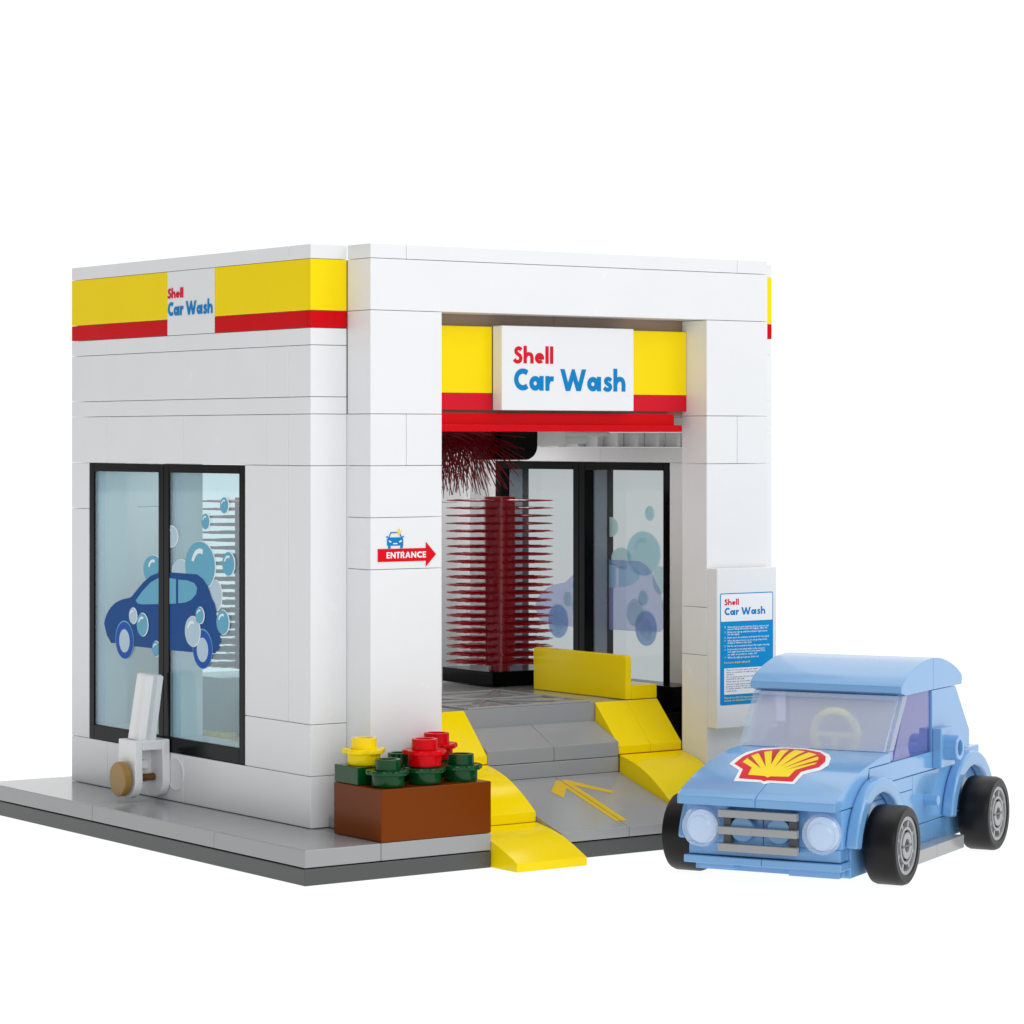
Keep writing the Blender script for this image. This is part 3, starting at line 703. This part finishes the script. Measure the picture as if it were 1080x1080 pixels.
# bonnet
HP = catmull([(42.5, 16.8), (41.0, 17.65), (39.4, 18.3), (35.0, 19.85), (29.6, 21.3), (23.7, 22.45), (19.4, 23.1), (12.8, 23.6)], 5)
for a, b in ((-16, -0.04), (0.04, 16)):
    m = MB(); m.prism([(42.5, 15.25)]+HP+[(12.8, 21.7), (24.4, 21.7), (26.1, 17.9), (26.1, 15.25)], 'Y', a, b); cb(m, 'bonnet', BLUE, 0.13, angle=20)
def hood(x):
    q = sorted(HP)
    for (x0, z0), (x1, z1) in zip(q, q[1:]):
        if x0 <= x <= x1: return z0+(z1-z0)*(x-x0)/(x1-x0)
    return q[0][1] if x < q[0][0] else q[-1][1]
def drape(polys, off, name, mat, parent):
    bm = bmesh.new()
    for poly in polys:
        sub = bmesh.new(); sub.faces.new([sub.verts.new((x, y, 0)) for x, y in poly])
        for xx in sorted({p[0] for p in HP}):
            bmesh.ops.bisect_plane(sub, geom=sub.verts[:]+sub.edges[:]+sub.faces[:], plane_co=(xx, 0, 0), plane_no=(1, 0, 0))
        bmesh.ops.triangulate(sub, faces=sub.faces[:])
        for v in sub.verts: v.co.z = hood(v.co.x)+off
        tmp = bpy.data.meshes.new('t'); sub.to_mesh(tmp); sub.free(); bm.from_mesh(tmp); bpy.data.meshes.remove(tmp)
    bmesh.ops.recalc_face_normals(bm, faces=bm.faces)
    for v in bm.verts: v.co = v.co*KC*S
    me = bpy.data.meshes.new(name); bm.to_mesh(me); bm.free(); me.materials.append(mat)
    o = bpy.data.objects.new(name, me); COL.objects.link(o); o.parent = parent; return o
EW = [(28.5, -11.2), (24.4, -11.5), (19.8, -11.2), (15.2, -9.7), (12.9, -6.7), (12.5, -2.4), (14.3, 2.0), (18.2, 5.4), (21.6, 7.1), (25.9, 8.3), (29.1, 8.0), (31.9, 5.5), (36.5, 5.5), (36.5, 0.7), (37.2, -0.3), (36.5, -1.4), (36.6, -6.8), (31.6, -7.8)]
ER = [(28.2, -10.3), (23.2, -10.5), (17.6, -9.3), (14.2, -5.6), (14.2, -1.0), (16.5, 2.9), (20.2, 5.5), (23.8, 6.8), (27.6, 7.0), (30.6, 4.6), (35.6, 4.8), (35.6, -0.3), (36.1, -0.8), (35.6, -1.6), (35.4, -6.3), (31.0, -7.3)]
EY = [(26.9, -9.1), (24.1, -9.2), (22.4, -9.0), (20.0, -8.3), (18.9, -7.8), (17.0, -6.4), (16.2, -5.6), (15.2, -3.2), (16.6, 0.1), (18.9, 2.9), (21.7, 4.6), (25.0, 5.5), (26.0, 5.5), (30.0, 3.1), (33.5, 3.2), (33.8, -0.4), (34.4, -0.8), (33.8, -1.6), (33.6, -5.1), (29.9, -5.9)]
WG = [[(24.6, -9.0), (22.4, -9.3), (30.2, -3.9)], [(20.2, -8.6), (18.7, -8.0), (29.2, -3.3)], [(17.2, -6.9), (15.8, -5.6), (27.7, -2.8)], [(15.5, -4.0), (15.1, -2.9), (28.9, -1.5)], [(16.3, -0.2), (16.9, 0.8), (28.7, -0.5)], [(19.7, 3.2), (20.5, 4.1), (29.5, 0.4)], [(23.2, 4.9), (24.4, 5.5), (30.2, 1.3)]]
em = drape([EW], 0.04, 'emblem', PR_WHITE, CAR); em['label'] = 'yellow and red scallop shell emblem with a white edge'
drape([ER], 0.065, 'red_field', PR_RED2, em); drape([EY], 0.09, 'yellow_shell', PR_YEL, em); drape(WG, 0.115, 'red_ribs', printed('printed_rib_red', (200, 34, 30)), em)
# roof
RP = [(6.6, 34.6)]+catmull([(6.6, 35.9), (5.2, 36.8), (3.0, 37.8), (-1.9, 39.2), (-6.9, 40.1), (-12.0, 40.4)], 6)
RR = catmull([(-12.08, 40.4), (-16.5, 40.1), (-21.1, 39.2), (-25.7, 37.8), (-28.8, 36.4), (-29.9, 35.6)], 6)+[(-29.6, 33.9)]
m = MB(); m.prism(RP+[(-12.0, 34.0), (4, 34.0)], 'Y', -16, 16); cb(m, 'roof', BLUE, 0.13, angle=20)
m = MB(); m.prism(RR+[(-12.08, 34.0)], 'Y', -16, 16); cb(m, 'roof', BLUE, 0.13, angle=20)
m = MB(); m.prism([(-11.6, 33.9), (-26.0, 33.8), (-34.8, 24.0), (-34.8, 20.5), (-11.7, 20.5)], 'Y', -15.9, 15.9); cb(m, 'rear_cab', BLUE, 0.13)
# windscreen: sloping pane, side returns and clear foot blocks
m = MB()
m.prism([(13.0, 23.7), (5.0, 34.0), (3.9, 34.0), (11.7, 23.7)], 'Y', -14.6, 14.6); cb(m, 'windscreen', SHIELD, 0.0)
m = MB()
for s_ in (-1, 1):
    y0, y1 = sorted((s_*14.7, s_*15.8)); m.prism([(13.2, 23.7), (5.2, 34.0), (2.4, 34.0), (10.4, 23.7)], 'Y', y0, y1)
    y0, y1 = sorted((s_*11.2, s_*15.4)); m.box(9.6, 12.6, y0, y1, 21.7, 23.6)
m.box(4.6, 5.6, -14.6, 14.6, 33.0, 34.0).box(11.9, 12.9, -14.6, 14.6, 23.65, 24.2)
cb(m, 'windscreen_frame', LAMP, 0.12)
for s_ in (-1, 1):
    y0, y1 = sorted((s_*15.0, s_*15.5)); m = MB(); m.prism([(9.9, 21.7), (2.2, 33.9), (-11.4, 33.9), (-11.4, 21.7)], 'Y', y0, y1); cb(m, 'side_window', SIDEGL, 0)
PB = plastic('pale_blue_plastic', (150, 192, 232), 0.2)
for x in (-8, -2.5, 3, 7.5):
    for s_ in (-1, 1):
        m = MB(); m.cyl((x, s_*12, 21.65), 'Z', 2.2, 1.6, 20); cb(m, 'stud', PB, 0.1)
# seat and steering wheel
m = MB(); m.box(-11, -3, -8.3, 8.3, 18.0, 20.5).box(-11.4, -9, -8.3, 8.3, 20.5, 26); cb(m, 'seat', plastic('lilac_plastic', (206, 210, 246), 0.3), 0.2)
m = MB(); m.box(-11.58, -11.42, -14.8, 14.8, 21.7, 33.8).box(-11.4, 11.5, -8.4, 8.4, 21.0, 21.2); cb(m, 'cabin_bright_panels', plastic('pale_lilac_plastic', (232, 234, 252), 0.3), 0)  # pale panels added to brighten the cabin seen through the windscreen
m = MB(); m.torus((6.2, 2.0, 26.0), 'X', 4.6, 0.9, 40, 10); m.box(5.8, 6.6, 1.4, 2.6, 21.7, 26).box(5.9, 6.5, -2.4, 6.4, 25.5, 26.5); cb(m, 'steering_wheel', PYEL, 0)
# front
for s_ in (-1, 1):
    m = MB(); m.lathe([(0.05, 2.3), (2.0, 2.3), (2.35, 2.05), (2.9, 2.05), (3.2, 2.35), (3.45, 2.35), (3.7, 2.0), (3.95, 1.6), (3.95, 0.9), (3.3, 0.6), (3.3, 0.05), (0.05, 0.05)], (38.42, s_*12.25, 10.7), 'X', 48, False)
    h = cb(m, 'headlight', LAMP, 0)
    m = MB(); m.lathe([(0.05, 0), (3.0, 0), (3.2, 0.3), (3.2, 0.5), (0.05, 0.5)], (38.45, s_*12.25, 10.7), 'X', 40, False); cb(m, 'reflector', plastic('headlight_back', (214, 230, 250), 0.3), 0, h)
m = MB()
for z0 in (6.6, 9.8, 13.0): m.box(40.2, 41.6, -8.0, 8.0, z0, z0+1.45)
gr_ = cb(m, 'grille', GRILLE, 0.1)
for a, b in ((-7.4, -5.9), (5.9, 7.4)):
    m = MB(); m.box(38.5, 40.18, a, b, 6.7, 14.3); cb(m, 'grille_post', RIMD, 0.08, gr_)
for s_ in (-1, 1):
    m = MB(); m.cyl((38.45, s_*3.7, 10.7), 'X', 2.4, 1.5, 32); cb(m, 'front_stud', BLUE, 0.12)
# fenders
def fender(cx, s_):
    m = MB(); Ro, Ri, cz = 14.2, 11.2, 5.8
    def pt(r, a): return (cx+r*math.cos(math.radians(a)), cz+r*math.sin(math.radians(a)))
    ang = list(range(9, 172, 3))
    prof = [pt(Ro, a) for a in ang]+[pt(Ri, a) for a in reversed(ang)]
    a, b = sorted((s_*15.95, s_*18.3)); m.prism(prof, 'Y', a, b)
    cb(m, 'fender', BLUE, 0.45, seg=3, angle=20)
WX = (25.0, -29.6)
for cx in WX:
    for s_ in (-1, 1): fender(cx-1.9 if cx > 0 else cx-1.3, s_)
# sills, mirrors, handles
for s_ in (-1, 1):
    a, b = sorted((s_*16.3, s_*19.6)); m = MB(); m.box(-20.5, -4.05, a, b, 1.4, 4.0).box(-3.98, 14, a, b, 1.4, 4.0); cb(m, 'sill', LGREY, 0.1)
    a, b = sorted((s_*15.95, s_*17.9)); m = MB(); m.prism([(-11.5, 18.2), (-11.5, 26.2), (-19.0, 26.2), (-20.0, 25.2), (-20.0, 18.2)], 'Y', a, b); mi = cb(m, 'side_mirror', BLUE, 0.2)
    m = MB(); m.lathe([(2.55, 0), (2.55, 2.6), (2.4, 2.8), (1.65, 2.8), (1.55, 2.65), (1.55, 0.6), (0.05, 0.6)], (-15.2, 17.8, 22.2), 'Y', 36, False)
    if s_ < 0:
        for v in m.bm.verts: v.co.y = -v.co.y
    cb(m, 'hollow_stud', BLUE, 0, mi)
    m = MB(); m.cyl((-7.2, s_*15.8, 12.4), 'Y', 1.05, s_*3.0, 10); cb(m, 'door_handle', BLUE, 0.1)
# wheels
def wheel(cx, s_):
    R_ = 7.55; ya, yb = 17.9, 24.3
    m = MB(); m.lathe([(5.6, -0.4), (6.7, -0.4), (7.35, 0.0), (R_, 0.6), (R_, 5.2), (7.3, 5.85), (6.9, 6.1), (5.75, 6.1), (5.55, 5.9), (5.55, 4.0)], (cx, ya, R_), 'Y', 64, False)
    def mir(m):
        if s_ < 0:
            for v in m.bm.verts: v.co.y = -v.co.y
    mir(m)
    w = bpy.data.objects.new('wheel', None); COL.objects.link(w); w.parent = CAR; w.empty_display_size = 0.02; w.location = (cx*KC*S, s_*21*KC*S, R_*KC*S)
    ORG[w.name] = {'origin_mm': (cx*KC, s_*21*KC, R_*KC)}
    m.build('tyre', TYRE, w, 0, k=KC)
    m = MB(); m.lathe([(5.55, 5.6), (5.5, 5.85), (4.85, 5.85), (4.8, 5.6), (4.8, 4.9)], (cx, ya, R_), 'Y', 56, False)
    m.lathe([(3.55, 4.9), (3.55, 5.85), (3.05, 5.85), (3.0, 5.3)], (cx, ya, R_), 'Y', 48, False)
    for k in range(8):
        q = math.radians(45*k+20)
        m.cone((cx+3.4*math.cos(q), ya+5.25, R_+3.4*math.sin(q)), (cx+5.0*math.cos(q), ya+5.25, R_+5.0*math.sin(q)), 0.5, 0.5, 4)
    m.lathe([(2.5, 5.0), (2.5, 5.95), (1.3, 5.95), (1.2, 5.0)], (cx, ya, R_), 'Y', 40, False)
    mir(m); m.build('rim', RIM, w, 0, k=KC)
    m = MB(); m.lathe([(0.05, 4.9), (5.6, 4.9)], (cx, ya, R_), 'Y', 40, False); m.box(cx-2.6, cx+2.6, ya+5.0, ya+5.99, R_-0.22, R_+0.22); mir(m); m.build('rim_recess', RIMD, w, 0, k=KC)
for cx in WX:
    for s_ in (-1, 1): wheel(cx, s_)

# ================================================================== CAMERA
cd = bpy.data.cameras.new('camera'); co = bpy.data.objects.new('camera', cd); COL.objects.link(co)
co.location = cam*S; co.rotation_euler = (math.radians(90), 0, math.radians(-35.56525))
cd.sensor_width = 36; cd.lens = 3128.26/1080*36; cd.shift_x = 0; cd.shift_y = -(540-464.222)/1080
cd.clip_start = 0.05; cd.clip_end = 500
sc.camera = co

# ================================================================== LIGHT: white studio, darker towards the left
w = bpy.data.worlds.new('World'); sc.world = w; w.use_nodes = True
nt = w.node_tree; bg = nt.nodes['Background']
tc = nt.nodes.new('ShaderNodeTexCoord')
def dotn(v):
    n = nt.nodes.new('ShaderNodeVectorMath'); n.operation = 'DOT_PRODUCT'; nt.links.new(tc.outputs['Generated'], n.inputs[0]); n.inputs[1].default_value = v; return n
def mrn(src, a, b, c, d):
    n = nt.nodes.new('ShaderNodeMapRange'); n.interpolation_type = 'SMOOTHSTEP'
    n.inputs['From Min'].default_value = a; n.inputs['From Max'].default_value = b; n.inputs['To Min'].default_value = c; n.inputs['To Max'].default_value = d
    nt.links.new(src, n.inputs['Value']); return n
d1 = dotn((-1, 0.05, 0)); m1 = mrn(d1.outputs['Value'], -0.2, 0.6, 1.0, 0.30)
d2 = dotn((0, 0, 1)); m2 = mrn(d2.outputs['Value'], 0.25, 1.0, 0.0, 0.55)
ad = nt.nodes.new('ShaderNodeMath'); ad.operation = 'ADD'; nt.links.new(m1.outputs['Result'], ad.inputs[0]); nt.links.new(m2.outputs['Result'], ad.inputs[1])
# the backdrop behind the toy stays fully white, the rest of the studio is dimmer
d3 = dotn((0.5816, 0.8135, 0)); m3 = mrn(d3.outputs['Value'], 0.0, 0.55, 0.62, 1.05)
mn = nt.nodes.new('ShaderNodeMath'); mn.operation = 'MULTIPLY'; nt.links.new(ad.outputs[0], mn.inputs[0]); nt.links.new(m3.outputs['Result'], mn.inputs[1])
nt.links.new(mn.outputs[0], bg.inputs['Strength'])
bg.inputs['Color'].default_value = (1, 1, 1, 1)
def area(name, loc, target, size, power, color=(1, 1, 1)):
    ld = bpy.data.lights.new(name, 'AREA'); ld.shape = 'RECTANGLE'; ld.size = size[0]*S; ld.size_y = size[1]*S; ld.energy = power; ld.color = color
    o = bpy.data.objects.new(name, ld); COL.objects.link(o); o.location = Vector(loc)*S
    o.rotation_euler = (Vector(target)-Vector(loc)).to_track_quat('-Z', 'Y').to_euler(); return o
area('softbox', (330, -480, 420), (56, 0, 40), (260, 260), 52)
area('camera_side_softbox', (-230, -600, 240), (56, 30, 40), (330, 330), 98)
area('hall_fill_light', (56, 17, 74.4), (56, 17, 0), (72, 12), 0.7, (1.0, 0.96, 0.92))  # added fill inside the hall, not a fitting of the building
area('hall_fill_light', (56, 74, 74.4), (56, 74, 0), (76, 26), 2.1, (1.0, 0.98, 0.96))  # second added fill, brightens the back of the hall
area('top_softbox', (60, -40, 620), (56, 10, 30), (300, 300), 40)

sc.render.engine = 'CYCLES'
sc.cycles.max_bounces = 10; sc.cycles.transparent_max_bounces = 24
sc.view_settings.view_transform = 'Standard'; sc.view_settings.look = 'None'; sc.view_settings.exposure = 0; sc.view_settings.gamma = 1
